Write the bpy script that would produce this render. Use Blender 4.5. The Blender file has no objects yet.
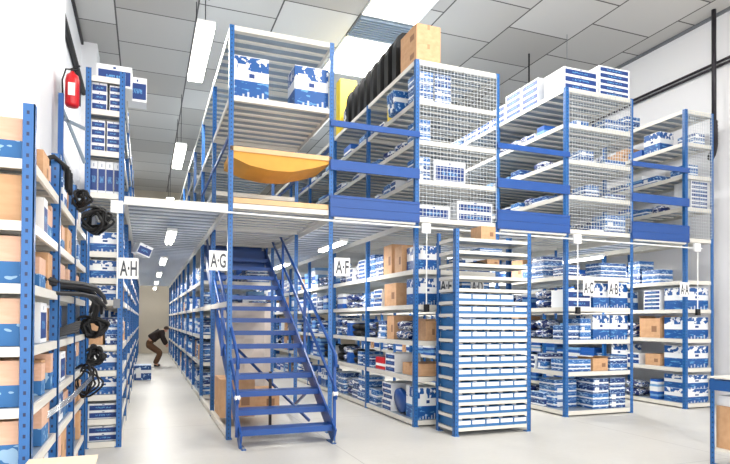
import bpy, math, random
from mathutils import Vector, Matrix
rnd = random.Random(7)
C = bpy.context.scene.collection
PI = math.pi

# ------------------------------------------------------------------ materials
MATS = {}
def srgb(r, g, b):
    f = lambda c: (c/255/12.92) if c/255 <= .04045 else ((c/255+.055)/1.055)**2.4
    return (f(r), f(g), f(b), 1)
def new_mat(name):
    m = bpy.data.materials.new(name); m.use_nodes = True
    nt = m.node_tree; b = nt.nodes['Principled BSDF']; MATS[name] = m
    return m, nt, b
def plain(name, col, rough=.5, metal=0., noise=0., nscale=6., emit=0.):
    m, nt, b = new_mat(name)
    b.inputs['Roughness'].default_value = rough; b.inputs['Metallic'].default_value = metal
    c = srgb(*col)
    if noise:
        tc = nt.nodes.new('ShaderNodeTexCoord'); n = nt.nodes.new('ShaderNodeTexNoise'); n.inputs['Scale'].default_value = nscale
        oi = nt.nodes.new('ShaderNodeObjectInfo'); ad = nt.nodes.new('ShaderNodeMath'); ad.operation = 'ADD'
        nt.links.new(tc.outputs['Object'], n.inputs['Vector'])
        ml = nt.nodes.new('ShaderNodeMath'); ml.operation = 'MULTIPLY'; ml.inputs[1].default_value = .35
        nt.links.new(oi.outputs['Random'], ml.inputs[0])
        nt.links.new(ml.outputs[0], ad.inputs[0]); nt.links.new(n.outputs['Fac'], ad.inputs[1])
        r = nt.nodes.new('ShaderNodeValToRGB')
        r.color_ramp.elements[0].position = .35; r.color_ramp.elements[1].position = .95
        r.color_ramp.elements[0].color = tuple(v*(1-noise) for v in c[:3])+(1,)
        r.color_ramp.elements[1].color = tuple(min(1, v*(1+noise*.6)) for v in c[:3])+(1,)
        nt.links.new(ad.outputs[0], r.inputs['Fac']); nt.links.new(r.outputs['Color'], b.inputs['Base Color'])
    else:
        b.inputs['Base Color'].default_value = c
    if emit:
        b.inputs['Emission Color'].default_value = c; b.inputs['Emission Strength'].default_value = emit
    return m

class G:
    """tiny node-math helper"""
    def __init__(s, nt): s.nt = nt
    def val(s, x, inp):
        if isinstance(x, (int, float)): inp.default_value = x
        else: s.nt.links.new(x, inp)
    def m(s, op, a, b=0, c=None):
        n = s.nt.nodes.new('ShaderNodeMath'); n.operation = op
        s.val(a, n.inputs[0]); s.val(b, n.inputs[1])
        if c is not None: s.val(c, n.inputs[2])
        return n.outputs[0]
    def gt(s, a, b): return s.m('GREATER_THAN', a, b)
    def lt(s, a, b): return s.m('LESS_THAN', a, b)
    def mul(s, a, b): return s.m('MULTIPLY', a, b)
    def band(s, a, lo, hi): return s.mul(s.gt(a, lo), s.lt(a, hi))
    def mix(s, f, a, b):
        n = s.nt.nodes.new('ShaderNodeMix'); n.data_type = 'RGBA'
        s.val(f, n.inputs[0])
        for x, i in ((a, 6), (b, 7)):
            if isinstance(x, tuple): n.inputs[i].default_value = x
            else: s.nt.links.new(x, n.inputs[i])
        return n.outputs[2]
def coords(nt, kind='Generated'):
    tc = nt.nodes.new('ShaderNodeTexCoord'); sp = nt.nodes.new('ShaderNodeSeparateXYZ')
    nt.links.new(tc.outputs[kind], sp.inputs[0])
    oi = nt.nodes.new('ShaderNodeObjectInfo')
    return tc.outputs[kind], sp.outputs[0], sp.outputs[1], sp.outputs[2], oi.outputs['Random']

BLUE = srgb(20, 84, 154); DBLUE = srgb(18, 58, 126); LBLUE = srgb(90, 152, 204); WHITE = srgb(238, 240, 242); KRAFT = srgb(206, 164, 124)

def vec_add_rand(nt, vec, rand, sc=(1, 1, 1)):
    mp = nt.nodes.new('ShaderNodeMapping'); nt.links.new(vec, mp.inputs['Vector'])
    mp.inputs['Scale'].default_value = sc
    cb = nt.nodes.new('ShaderNodeCombineXYZ')
    mm = nt.nodes.new('ShaderNodeMath'); mm.operation = 'MULTIPLY'; mm.inputs[1].default_value = 37.
    nt.links.new(rand, mm.inputs[0]); nt.links.new(mm.outputs[0], cb.inputs[0]); nt.links.new(mm.outputs[0], cb.inputs[2])
    nt.links.new(cb.outputs[0], mp.inputs['Location'])
    return mp.outputs[0]

def noise(nt, vec, scale, detail=2):
    n = nt.nodes.new('ShaderNodeTexNoise'); n.inputs['Scale'].default_value = scale; n.inputs['Detail'].default_value = detail
    nt.links.new(vec, n.inputs['Vector']); return n.outputs['Fac']

def carton_mats():
    # map carton: blue top band with pale continents, white middle, blue lower band with skyline shapes
    m, nt, b = new_mat('map_carton_print'); g = G(nt); v, x, y, z, r = coords(nt)
    n1 = noise(nt, vec_add_rand(nt, v, r, (1.6, 1.6, 1.3)), 3.2, 3)
    cont = g.gt(n1, .53)
    top = g.mix(cont, BLUE, WHITE)
    n2 = noise(nt, vec_add_rand(nt, v, r, (1.2, 1.2, 5)), 2.6, 2)
    low = g.mix(g.gt(n2, .6), BLUE, LBLUE)
    sky = g.mul(g.lt(z, g.m('ADD', .05, g.mul(g.m('FRACT', g.mul(g.m('FLOOR', g.mul(x, 7)), .37)), .15))), g.gt(g.m('FRACT', g.mul(x, 7)), .6))
    low = g.mix(g.mul(sky, .6), low, WHITE)
    logo = g.mul(g.band(x, .42, .58), g.band(z, .50, .60))
    mid = g.mix(logo, WHITE, DBLUE)
    c = g.mix(g.gt(z, .66), mid, top); c = g.mix(g.lt(z, .42), c, low)
    c = g.mix(g.gt(z, .985), c, WHITE)
    nt.links.new(c, b.inputs['Base Color']); b.inputs['Roughness'].default_value = .45
    # band carton: blue box, white band low or high, small printed label
    m, nt, b = new_mat('blue_carton_print'); g = G(nt); v, x, y, z, r = coords(nt)
    lo = g.m('ADD', .02, g.mul(g.m('FRACT', g.mul(r, 7)), .45))
    band = g.band(z, lo, g.m('ADD', lo, .22))
    shade = g.mix(g.m('FRACT', g.mul(r, 13)), srgb(14, 42, 106), srgb(40, 108, 180))
    n1 = noise(nt, vec_add_rand(nt, v, r, (2, 2, 2)), 3.5, 1)
    body = g.mix(g.gt(n1, .60), shade, srgb(176, 208, 236))
    lab = g.mul(g.mul(g.band(x, .12, .4), g.band(z, .15, .8)), g.gt(g.m('FRACT', g.mul(r, 3)), .6))
    body = g.mix(lab, body, WHITE)
    c = g.mix(band, body, WHITE)
    c = g.mix(g.gt(z, .97), c, srgb(200, 216, 236))
    nt.links.new(c, b.inputs['Base Color']); b.inputs['Roughness'].default_value = .45
    # white carton with blue panel holding pale lettering-like bars
    m, nt, b = new_mat('white_carton_print'); g = G(nt); v, x, y, z, r = coords(nt)
    pan = g.mul(g.band(x, .04, .96), g.band(z, .10, .76))
    n1 = noise(nt, vec_add_rand(nt, v, r, (7, 1, 2)), 3., 1)
    ink = g.mul(g.mul(g.gt(n1, .5), g.band(z, .34, .54)), g.band(x, .25, .75))
    c = g.mix(pan, WHITE, g.mix(ink, DBLUE, LBLUE))
    lgo = g.mul(g.band(x, .46, .54), g.band(z, .82, .92)); c = g.mix(lgo, c, DBLUE)
    nt.links.new(c, b.inputs['Base Color']); b.inputs['Roughness'].default_value = .45
    # kraft upper half, blue printed lower half
    m, nt, b = new_mat('kraft_blue_print'); g = G(nt); v, x, y, z, r = coords(nt)
    n1 = noise(nt, vec_add_rand(nt, v, r, (2, 2, 1)), 3, 2)
    low = g.mix(g.gt(n1, .58), srgb(46, 108, 166), srgb(150, 186, 216))
    kr = g.mix(noise(nt, v, 9, 3), srgb(205, 158, 130), srgb(236, 196, 170))
    c = g.mix(g.lt(z, .47), kr, low)
    nt.links.new(c, b.inputs['Base Color']); b.inputs['Roughness'].default_value = .6
    # kraft board
    m, nt, b = new_mat('kraft_board'); g = G(nt); v, x, y, z, r = coords(nt)
    kr = g.mix(noise(nt, v, 5, 3), srgb(188, 140, 98), srgb(222, 180, 140))
    c = g.mix(g.mul(g.band(x, .6, .85), g.band(z, .3, .6)), kr, srgb(150, 110, 80))
    nt.links.new(c, b.inputs['Base Color']); b.inputs['Roughness'].default_value = .7
    # parcel film
    m, nt, b = new_mat('parcel_film'); g = G(nt); v, x, y, z, r = coords(nt, 'Object')
    n1 = noise(nt, vec_add_rand(nt, v, r), 3.2, 2)
    ramp = nt.nodes.new('ShaderNodeValToRGB'); ramp.color_ramp.interpolation = 'CONSTANT'
    e = ramp.color_ramp.elements; e[0].color = srgb(24, 44, 104); e[1].position = .52; e[1].color = WHITE
    q = e.new(.60); q.color = BLUE; q = e.new(.7); q.color = srgb(210, 200, 190)
    nt.links.new(g.m('ADD', n1, g.mul(r, .06)), ramp.inputs['Fac']); nt.links.new(ramp.outputs['Color'], b.inputs['Base Color'])
    b.inputs['Roughness'].default_value = .3
carton_mats()

plain('shelf_enamel', (226, 222, 212), .35)
plain('galvanised', (150, 164, 178), .35, .3, .12, 2)
plain('deck_zinc', (128, 140, 152), .45, .2, .1, 2)
plain('blue_enamel', (28, 84, 150), .35, 0, .12, 2)
plain('rail_blue', (24, 76, 150), .35, 0, .1, 1.5)
plain('wire_zinc', (214, 218, 220), .35, .3)
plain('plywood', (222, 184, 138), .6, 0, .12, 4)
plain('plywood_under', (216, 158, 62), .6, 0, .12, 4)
plain('black_rubber', (12, 12, 15), .6)
plain('black_plastic', (14, 14, 16), .6)
plain('white_plastic', (240, 240, 238), .4)
plain('grey_plastic', (120, 124, 130), .5)
plain('label_white', (244, 244, 242), .5)
plain('letter_grey', (70, 72, 80), .6)
plain('bin_blue', (52, 114, 172), .4)
plain('red_enamel', (205, 24, 34), .3)
plain('dark_metal', (48, 44, 50), .45, .3)
plain('yellow_card', (238, 208, 50), .5)
plain('cream_card', (236, 222, 196), .6)
plain('brown_tape', (176, 128, 84), .35)
plain('jacket_brown', (44, 32, 28), .8)
plain('trouser_tan', (98, 68, 44), .8)
plain('skin', (214, 160, 130), .5)
plain('hair_brown', (70, 50, 38), .7)
plain('wall_white', (246, 246, 248), .6, 0, .02, 1)
plain('wall_back', (206, 196, 178), .7, 0, .04, 1)
plain('corrugated_white', (226, 230, 236), .4, .1)
plain('wrap_film', (196, 186, 178), .25, 0, .25, 3)
plain('lamp_glow', (255, 250, 240), .5, 0, 0, 6, 9.)
plain('skylight_glow', (255, 252, 246), .5, 0, 0, 6, 5.)
plain('chrome', (200, 205, 210), .2, .9)

def post_material():
    m, nt, b = new_mat('perforated_blue'); g = G(nt); v, x, y, z, r = coords(nt, 'Object')
    ax = g.m('ABSOLUTE', x); ay = g.m('ABSOLUTE', y)
    fz = g.m('ABSOLUTE', g.m('SUBTRACT', g.m('FRACT', g.mul(z, 1/.06)), .5))
    hx = g.lt(g.m('ABSOLUTE', g.m('SUBTRACT', ax, .034)), .007); hy = g.lt(g.m('ABSOLUTE', g.m('SUBTRACT', ay, .034)), .007)
    hole = g.mul(g.lt(fz, .17), g.m('MAXIMUM', hx, hy))
    c = g.mix(hole, srgb(36, 100, 166), srgb(14, 38, 80))
    nt.links.new(c, b.inputs['Base Color']); b.inputs['Roughness'].default_value = .35
post_material()

# ------------------------------------------------------------------ mesh helpers
class MB:
    def __init__(s): s.v = []; s.f = []; s.mi = []
    def box(s, x0, x1, y0, y1, z0, z1, mi=0):
        n = len(s.v)
        s.v += [(x, y, z) for z in (z0, z1) for x, y in ((x0, y0), (x1, y0), (x1, y1), (x0, y1))]
        s.f += [(n, n+3, n+2, n+1), (n+4, n+5, n+6, n+7)] + [(n+i, n+(i+1) % 4, n+4+(i+1) % 4, n+4+i) for i in range(4)]
        s.mi += [mi]*6; return s
    def bar(s, a, b, w, h, mi=0, up=(0, 0, 1)):
        a = Vector(a); b = Vector(b); d = (b-a).normalized(); up = Vector(up)
        if abs(d.dot(up)) > .98: up = Vector((1, 0, 0))
        r = d.cross(up).normalized()*w/2; u = r.cross(d).normalized()*h/2
        n = len(s.v)
        for p in (a, b): s.v += [tuple(p-r-u), tuple(p+r-u), tuple(p+r+u), tuple(p-r+u)]
        s.f += [(n+3, n+2, n+1, n), (n+4, n+5, n+6, n+7)] + [(n+i, n+(i+1) % 4, n+4+(i+1) % 4, n+4+i) for i in range(4)]
        s.mi += [mi]*6; return s
    def tube(s, pts, rad, seg=8, mi=0, closed=False):
        pts = [Vector(p) for p in pts]; n0 = len(s.v); N = len(pts); prev = None
        for i, p in enumerate(pts):
            if closed: d = pts[(i+1) % N]-pts[i-1]
            else: d = pts[min(i+1, N-1)]-pts[max(i-1, 0)]
            d.normalize()
            ref = prev if prev is not None else (Vector((0, 0, 1)) if abs(d.z) < .9 else Vector((1, 0, 0)))
            r = d.cross(ref)
            if r.length < 1e-4: r = d.cross(Vector((.3, .8, .5)))
            r.normalize(); u = r.cross(d).normalized(); prev = u
            R = rad[i] if isinstance(rad, (list, tuple)) else rad
            for k in range(seg):
                a = 2*PI*k/seg; s.v.append(tuple(p+(r*math.cos(a)+u*math.sin(a))*R))
        for i in range(N if closed else N-1):
            j = (i+1) % N
            for k in range(seg):
                s.f.append((n0+i*seg+k, n0+i*seg+(k+1) % seg, n0+j*seg+(k+1) % seg, n0+j*seg+k)); s.mi.append(mi)
        if not closed:
            s.f.append(tuple(n0+k for k in range(seg))[::-1]); s.f.append(tuple(n0+(N-1)*seg+k for k in range(seg))); s.mi += [mi, mi]
        return s
    def lathe(s, prof, seg=16, mi=0, c=(0, 0, 0)):
        n0 = len(s.v)
        for r, z in prof:
            for k in range(seg):
                a = 2*PI*k/seg; s.v.append((c[0]+r*math.cos(a), c[1]+r*math.sin(a), c[2]+z))
        for i in range(len(prof)-1):
            for k in range(seg):
                s.f.append((n0+i*seg+k, n0+i*seg+(k+1) % seg, n0+(i+1)*seg+(k+1) % seg, n0+(i+1)*seg+k)); s.mi.append(mi)
        return s
    def mesh(s, name, mats, smooth=False):
        me = bpy.data.meshes.new(name); me.from_pydata(s.v, [], s.f); me.update()
        for m in (mats if isinstance(mats, (list, tuple)) else [mats]): me.materials.append(MATS[m])
        me.polygons.foreach_set('material_index', s.mi)
        if smooth: me.polygons.foreach_set('use_smooth', [True]*len(me.polygons))
        return me
    def obj(s, name, mats, parent=None, smooth=False):
        return link(name, s.mesh(name, mats, smooth), parent)
def link(name, me, parent=None, loc=(0, 0, 0), rz=0, scale=(1, 1, 1)):
    o = bpy.data.objects.new(name, me); C.objects.link(o); o.parent = parent
    o.location = loc; o.rotation_euler = (0, 0, rz); o.scale = scale
    return o
def tag(o, label, cat, group=None, kind=None):
    o['label'] = label; o['category'] = cat
    if group: o['group'] = group
    if kind: o['kind'] = kind
    return o
def thing(name, label, cat, loc=(0, 0, 0), rz=0, group=None):
    return tag(link(name, None, None, loc, rz), label, cat, group)
def struct(o): o['kind'] = 'structure'; return o

ORD = 'first second third fourth fifth sixth seventh eighth ninth tenth eleventh twelfth thirteenth fourteenth fifteenth sixteenth seventeenth eighteenth nineteenth'.split()
TENS = {2: 'twenty', 3: 'thirty', 4: 'forty', 5: 'fifty', 6: 'sixty', 7: 'seventy', 8: 'eighty', 9: 'ninety'}
def ordinal(n):
    if n < 20: return ORD[n-1]
    t, u = divmod(n, 10)
    return (TENS[t][:-1]+'ieth') if u == 0 else TENS[t]+'-'+ORD[u-1]

# ------------------------------------------------------------------ layout constants (metres)
Y0 = 8.35; BAY = 2.15; TOP = 5.94; CEIL = 8.22; YB = 31.0
XWL, XWR = -1.46, 11.23
LOW = [.10, .80, 1.38, 1.97, 2.54]; UP = [3.38, 4.0, 4.64, 5.29, 5.94]

# ------------------------------------------------------------------ room shell
def room():
    m, nt, b = new_mat('polished_concrete'); g = G(nt); v, x, y, z, r = coords(nt, 'Object')
    n = noise(nt, v, 1.1, 5); n2 = noise(nt, v, 14, 4)
    c = g.mix(n, srgb(196, 194, 188), srgb(226, 224, 218)); c = g.mix(g.mul(n2, .25), c, srgb(180, 176, 168))
    jx = g.lt(g.m('ABSOLUTE', g.m('SUBTRACT', g.m('FRACT', g.mul(g.m('ADD', x, 40.3), 1/4.5)), .5)), .0016)
    jy = g.lt(g.m('ABSOLUTE', g.m('SUBTRACT', g.m('FRACT', g.mul(g.m('ADD', y, 42.1), 1/4.5)), .5)), .0016)
    c = g.mix(g.mul(g.m('MAXIMUM', jx, jy), .5), c, srgb(140, 136, 130))
    nt.links.new(c, b.inputs['Base Color'])
    ro = g.m('ADD', .30, g.mul(n, .16)); nt.links.new(ro, b.inputs['Roughness'])
    f = MB().box(-5, XWR+.2, -4, YB+.2, -.15, 0).obj('floor', 'polished_concrete'); struct(f)
    # ceiling of staggered tiles
    m, nt, b = new_mat('ceiling_tiles'); g = G(nt); v, x, y, z, r = coords(nt, 'Object')
    cb = nt.nodes.new('ShaderNodeCombineXYZ')
    g.val(g.m('ADD', y, -9.15+31), cb.inputs[0]); g.val(g.m('ADD', x, .65+16.2*2), cb.inputs[1])
    br = nt.nodes.new('ShaderNodeTexBrick'); nt.links.new(cb.outputs[0], br.inputs['Vector'])
    br.inputs['Scale'].default_value = 1; br.inputs['Brick Width'].default_value = 1.55; br.inputs['Row Height'].default_value = 1.62
    br.inputs['Mortar Size'].default_value = .017; br.inputs['Mortar Smooth'].default_value = 0; br.inputs['Bias'].default_value = 0
    br.inputs['Color1'].default_value = srgb(176, 172, 166); br.inputs['Color2'].default_value = srgb(214, 212, 208)
    br.inputs['Mortar'].default_value = srgb(84, 80, 78)
    nt.links.new(br.outputs['Color'], b.inputs['Base Color']); b.inputs['Roughness'].default_value = .6
    struct(MB().box(-5, XWR+.2, -4, YB+.2, CEIL, CEIL+.2).obj('ceiling', 'ceiling_tiles'))
    struct(MB().box(XWR, XWR+.2, -4, YB+.2, 0, CEIL).obj('wall_right', 'wall_white'))
    lw = MB(); lw.box(XWL-.2, XWL, 6.9, YB+.2, 0, CEIL)
    struct(lw.obj('wall_left', 'wall_white'))
    struct(MB().box(-5, XWL-.2, 7.2, 7.4, 0, CEIL).obj('wall_front_left', 'wall_white'))
    struct(MB().box(-5.2, -5, -4, 7.4, 0, CEIL).obj('wall_far_left', 'wall_white'))
    struct(MB().box(XWL-.2, XWR+.2, YB, YB+.2, 0, CEIL).obj('wall_back', 'wall_back'))
    struct(MB().box(XWL-.3, -1.1, 7.1, 9.1, 0, CEIL).obj('pillar_left', 'wall_white'))
    struct(MB().box(XWL, -1.12, 14.92, 15.7, 0, CEIL).obj('pillar_left_rear', 'wall_white'))
    struct(MB().box(XWL, XWL+.05, 9.1, 14.9, CEIL-.09, CEIL-.002).obj('trim_1', 'dark_metal'))
    # ceiling trim on the right wall; front side left open to admit world light
    struct(MB().box(XWR-.06, XWR, -4, YB, CEIL-.06, CEIL-.002).obj('trim_2', 'grey_plastic'))
room()

# skylights and louvre between them; last two panels are added for light
def skylight(y0, y1, label):
    t = thing('skylight', label, 'skylight', (4.84, (y0+y1)/2, CEIL), 0, 'skylight panels in the ceiling')
    h = (y1-y0)/2
    fr = MB(); 
    for a in ((-.64, .64, -h, -h+.03), (-.64, .64, h-.03, h), (-.64, -.61, -h, h), (.61, .64, -h, h)): fr.box(*a, -.045, -.002)
    fr.obj('skylight_frame', 'white_plastic', t)
    MB().box(-.61, .61, -h+.03, h-.03, -.03, -.004).obj('diffuser', 'skylight_glow', t)
    L = bpy.data.lights.new('skylight_daylight', 'AREA'); L.shape = 'RECTANGLE'; L.size = 1.2; L.size_y = 2*h-.1; L.energy = 175*h; L.color = (1, .98, .95)
    l = bpy.data.objects.new('daylight', L); C.objects.link(l); l.parent = t; l.location = (0, 0, -.06)
skylight(9.6, 11.35, 'bright ceiling skylight panel nearer the front, above the ribbed louvre strip')
skylight(12.3, 14.3, 'bright ceiling skylight panel behind the black plastic mouldings')
skylight(17.5, 19.5, 'added glowing ceiling panel deep in the hall, third along, for extra light')  # extra glowing panel added to brighten the deep part of the hall
skylight(4.0, 6.0, 'added glowing ceiling panel nearest the front of the hall, for extra light')  # unseen glowing panel added overhead to brighten the rack fronts
lv = MB()
for k in range(9): lv.box(4.23, 5.45, 11.42+k*.095, 11.47+k*.095, CEIL-.07, CEIL-.01)
tag(lv.obj('ceiling_louvre', 'galvanised'), 'ribbed grey louvre strip between two bright ceiling skylights', 'louvre')

# ------------------------------------------------------------------ rack building
def post_mesh(h, sx, sy, w=.068):
    mb = MB(); t = .006
    mb.box(0 if sx > 0 else -w, w if sx > 0 else 0, 0 if sy > 0 else -t, t if sy > 0 else 0, 0.012, h)
    mb.box(0 if sx > 0 else -t, t if sx > 0 else 0, 0 if sy > 0 else -w, w if sy > 0 else 0, 0.012, h)
    # foot plate
    mb.box(min(0, sx*.085), max(0, sx*.085), min(0, sy*.085), max(0, sy*.085), 0, .012)
    return mb.mesh('post', 'perforated_blue')
def shelf_mesh(w, l, beam=.075, pan=.27, nm=('shelf_enamel', 'galvanised')):
    """origin at the centre of the top surface; w across x, l along y"""
    mb = MB(); t = .018
    mb.box(-w/2, -w/2+t, -l/2, l/2, -beam, 0); mb.box(w/2-t, w/2, -l/2, l/2, -beam, 0)
    mb.box(-w/2+t, w/2-t, -l/2, -l/2+t, -beam, 0); mb.box(-w/2+t, w/2-t, l/2-t, l/2, -beam, 0)
    n = max(1, round((l-2*t)/pan)); s = (l-2*t)/n
    for i in range(n):
        y = -l/2+t+i*s
        mb.box(-w/2+t, w/2-t, y+.002, y+s-.002, -.005, -.001, 1); mb.box(-w/2+t, w/2-t, y+s*.5-.03, y+s*.5+.03, -.032, -.005, 0)
    return mb.mesh('shelf', list(nm))
def rack(name, label, x0, x1, levels_by_bay, nb, h=TOP, y0=Y0, bay=BAY, beam=.075, cat='shelving rack', posts_h=None):
    t = thing(name, label, cat, (x0, y0, 0)); w = x1-x0
    pm = {(sx, sy): post_mesh(h, sx, sy) for sx in (1, -1) for sy in (1, -1)}
    for k in range(nb+1):
        sy = 1 if k < nb else -1
        link('post', pm[(1, sy)], t, (0, k*bay, 0)); link('post', pm[(-1, sy)], t, (w, k*bay, 0))
    sm = shelf_mesh(w-.016, bay-.004, beam)
    for k in range(nb):
        for z in levels_by_bay(k): link('shelf', sm, t, (w/2, k*bay+bay/2+.008, z))
    # cross braces in the side frames far along
    br = MB()
    return t
ALL = LOW+UP
r3 = rack('shelving_rack', 'tall blue and cream double shelving rack whose near post carries the A-E sign', 4.04, 5.63, lambda k: ALL, 10)
r4 = rack('shelving_rack', 'tall blue and cream double shelving rack carrying the A-C and A-B signs', 7.03, 8.61, lambda k: ALL, 6)
r5 = rack('shelving_rack', 'tall blue shelving rack against the right wall, carrying the A-A sign', 9.95, 10.73, lambda k: ALL, 6)
def lv2(k):
    up = [3.38, 4.93, 5.94] if k == 0 else ([3.38, 4.0, 4.93, 5.94] if k < 3 else UP)
    return up if k < 2 else LOW+up
r2 = rack('shelving_rack', 'tall blue and cream shelving rack rising around the staircase, with the A-G sign', 1.09, 2.66, lv2, 10)
# narrow lower side beams of rack 2 beside the stairs
for z in (.1, 1.97):
    MB().box(0, .05, .08, 2*BAY, z-.075, z).obj('side_beam', 'shelf_enamel', r2)
for z in (4.35,):
    MB().bar((.02, .1, z), (.02, 4.3, z), .03, .05).obj('handrail', 'rail_blue', r2)
    MB().bar((1.55, .1, z), (1.55, 4.3, z), .03, .05).obj('handrail', 'rail_blue', r2)
LOWH = [.08, .38, .70, 1.02, 1.36, 1.96, 2.25, 2.60]; UPH = [3.38, 3.94, 4.49, 4.93]
r1 = rack('shelving_rack', 'blue shelving rack left of the aisle carrying the A-H sign', -.76, -.28, lambda k: LOWH+UPH if k < 6 else LOW+[3.38, 4.0], 10, 5.02)
fr = MB()
fr.bar((-.24, -.35, .0), (-.24, -.35, 4.5), .06, .06)
fr.obj('post', 'blue_enamel', r1)
bz = MB()
for k, (a, b) in enumerate([(4.35, 3.75), (3.75, 3.1), (3.1, 2.5)]):
    bz.bar((-.24, -.35, a), (0, 0, b), .02, .045); 
bz.bar((-.24, -.35, 4.2), (0, 0, 4.2), .02, .04)
bz.obj('brace', 'galvanised', r1)

# ply deck and sagging sheet on rack 2
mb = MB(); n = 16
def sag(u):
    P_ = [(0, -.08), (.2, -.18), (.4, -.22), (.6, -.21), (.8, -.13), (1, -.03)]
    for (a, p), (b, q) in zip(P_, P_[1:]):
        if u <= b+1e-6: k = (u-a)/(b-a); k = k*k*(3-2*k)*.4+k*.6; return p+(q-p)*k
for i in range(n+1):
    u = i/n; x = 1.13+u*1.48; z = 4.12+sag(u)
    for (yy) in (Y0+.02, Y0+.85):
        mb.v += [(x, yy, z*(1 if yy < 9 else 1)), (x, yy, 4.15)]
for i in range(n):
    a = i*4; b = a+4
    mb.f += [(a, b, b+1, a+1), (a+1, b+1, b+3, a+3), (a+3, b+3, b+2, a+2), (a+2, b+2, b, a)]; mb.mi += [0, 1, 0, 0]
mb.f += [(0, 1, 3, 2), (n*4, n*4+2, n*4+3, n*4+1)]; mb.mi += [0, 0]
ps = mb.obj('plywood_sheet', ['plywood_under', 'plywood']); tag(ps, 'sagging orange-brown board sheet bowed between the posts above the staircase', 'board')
MB().box(1.11, 2.64, Y0+.0, Y0+.03, 4.13, 4.2).obj('edge_strip', 'plywood', ps)
dk = MB().box(1.165, 2.585, Y0-.0, Y0+2.1, 3.385, 3.46, 0).obj('plywood_deck', 'plywood'); tag(dk, 'flat pale plywood deck board over the top of the staircase opening', 'board')

# ------------------------------------------------------------------ mezzanine walkways
def deck(x0, x1, y0, y1, label, nm='mezzanine_walkway'):
    t = thing(nm, label, 'walkway', ((x0+x1)/2, y0, 3.3)); w = (x1-x0)/2-.006
    mb = MB(); n = int((y1-y0)/.31)
    for i in range(n):
        a = i*(y1-y0)/n; b = (i+1)*(y1-y0)/n
        mb.box(-w, w, a, b, .038, .045, 1); mb.box(-w, w, a+.04, a+.15, .027, .038)
    mb.obj('corrugated_deck', ['corrugated_white', 'deck_zinc'], t)
    e = MB(); e.box(-w, w, -.03, 0, -.05, .05); e.box(-w, -w+.03, 0, y1-y0, -.06, .03); e.box(w-.03, w, 0, y1-y0, -.06, .03)
    e.obj('edge_beam', 'shelf_enamel', t)
    return t
deck(-.28, 1.09, Y0, YB-1.3, 'white corrugated walkway overhead bridging the A-H and A-G racks')
deck(2.66, 4.04, Y0, YB-1.3, 'corrugated upper walkway between the staircase rack and the A-E rack')
deck(5.63, 7.03, Y0, 21.2, 'corrugated upper walkway between the A-E rack and the A-C rack')
deck(8.61, 9.95, Y0, 21.2, 'corrugated upper walkway between the A-B and A-A signs')
for x0, x1, nm in ((2.66, 4.04, 'right of the staircase rack'), (5.63, 7.03, 'between the two mesh-ended racks'), (8.61, 9.95, 'in front of the right-hand walkway')):
    t = thing('safety_barrier', 'blue guard rail and kick plate '+nm, 'guard rail', ((x0+x1)/2, Y0-.045, 3.28), 0)
    w = (x1-x0)/2+.06
    k = MB(); k.box(-w, w, 0, .03, 0, .33); k.box(-w, w, -.008, 0, .02, .05); k.box(-w, w, -.008, 0, .15, .17); k.box(-w, w, -.008, 0, .29, .31); k.obj('kick_plate', 'rail_blue', t)
    MB().box(-w, w, 0, .03, .71, .87).obj('mid_rail', 'rail_blue', t)
    MB().box(-w, w, 0, .03, 1.38, 1.47).obj('top_rail', 'rail_blue', t)

# white conduit along the mezzanine front with junction boxes and pull switches
ct = MB().tube([(-.42, Y0-.09, 3.24), (2, Y0-.09, 3.21), (6, Y0-.09, 3.19), (10.3, Y0-.09, 3.17)], .014, 6)
tag(ct.obj('conduit', 'white_plastic'), 'thin white conduit running across the whole front below the upper floor', 'conduit')
for x, lab, xc in ((-.36, 'beside the A-H sign', -.36), (4.17, 'near the A-E sign at the bin shelving', 4.17), (7.17, 'above the A-C sign', 7.17), (10.1, 'above the A-A sign', 10.1)):
    t = thing('pull_switch', 'white junction box with hanging cord and switch '+lab, 'switch', (x, Y0-.1, 3.19))
    MB().box(-.075, .075, -.06, -.015, -.09, .07).obj('junction_box', 'white_plastic', t)
    MB().tube([(.01, -.04, -.09), (.012, -.04, -.7), (.01, -.04, -1.25)], .011, 6).obj('cord', 'white_plastic', t)
    MB().box(-.03, .05, -.07, -.02, -1.34, -1.22).obj('switch', 'grey_plastic' if x < 0 else 'black_plastic', t)

# ------------------------------------------------------------------ wire mesh end panels
def wire_panel(x0, x1, par):
    w = x1-x0-.14; mb = MB(); z0, z1 = 3.40, 5.90
    n = round(w/.062)
    for i in range(n+1): x = -w/2+i*w/n; mb.box(x-.003, x+.003, -.003, .003, z0, z1)
    m = round((z1-z0)/.062)
    for i in range(m+1): z = z0+i*(z1-z0)/m; mb.box(-w/2, w/2, -.0105, -.0035, z-.003, z+.003)
    o = mb.obj('wire_mesh_panel', 'wire_zinc', par); o.location = ((x1-x0)/2, -.015, 0)
wire_panel(4.04, 5.63, r3)
wire_panel(7.03, 8.61, r4)
wire_panel(9.95, 10.73, r5)

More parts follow.
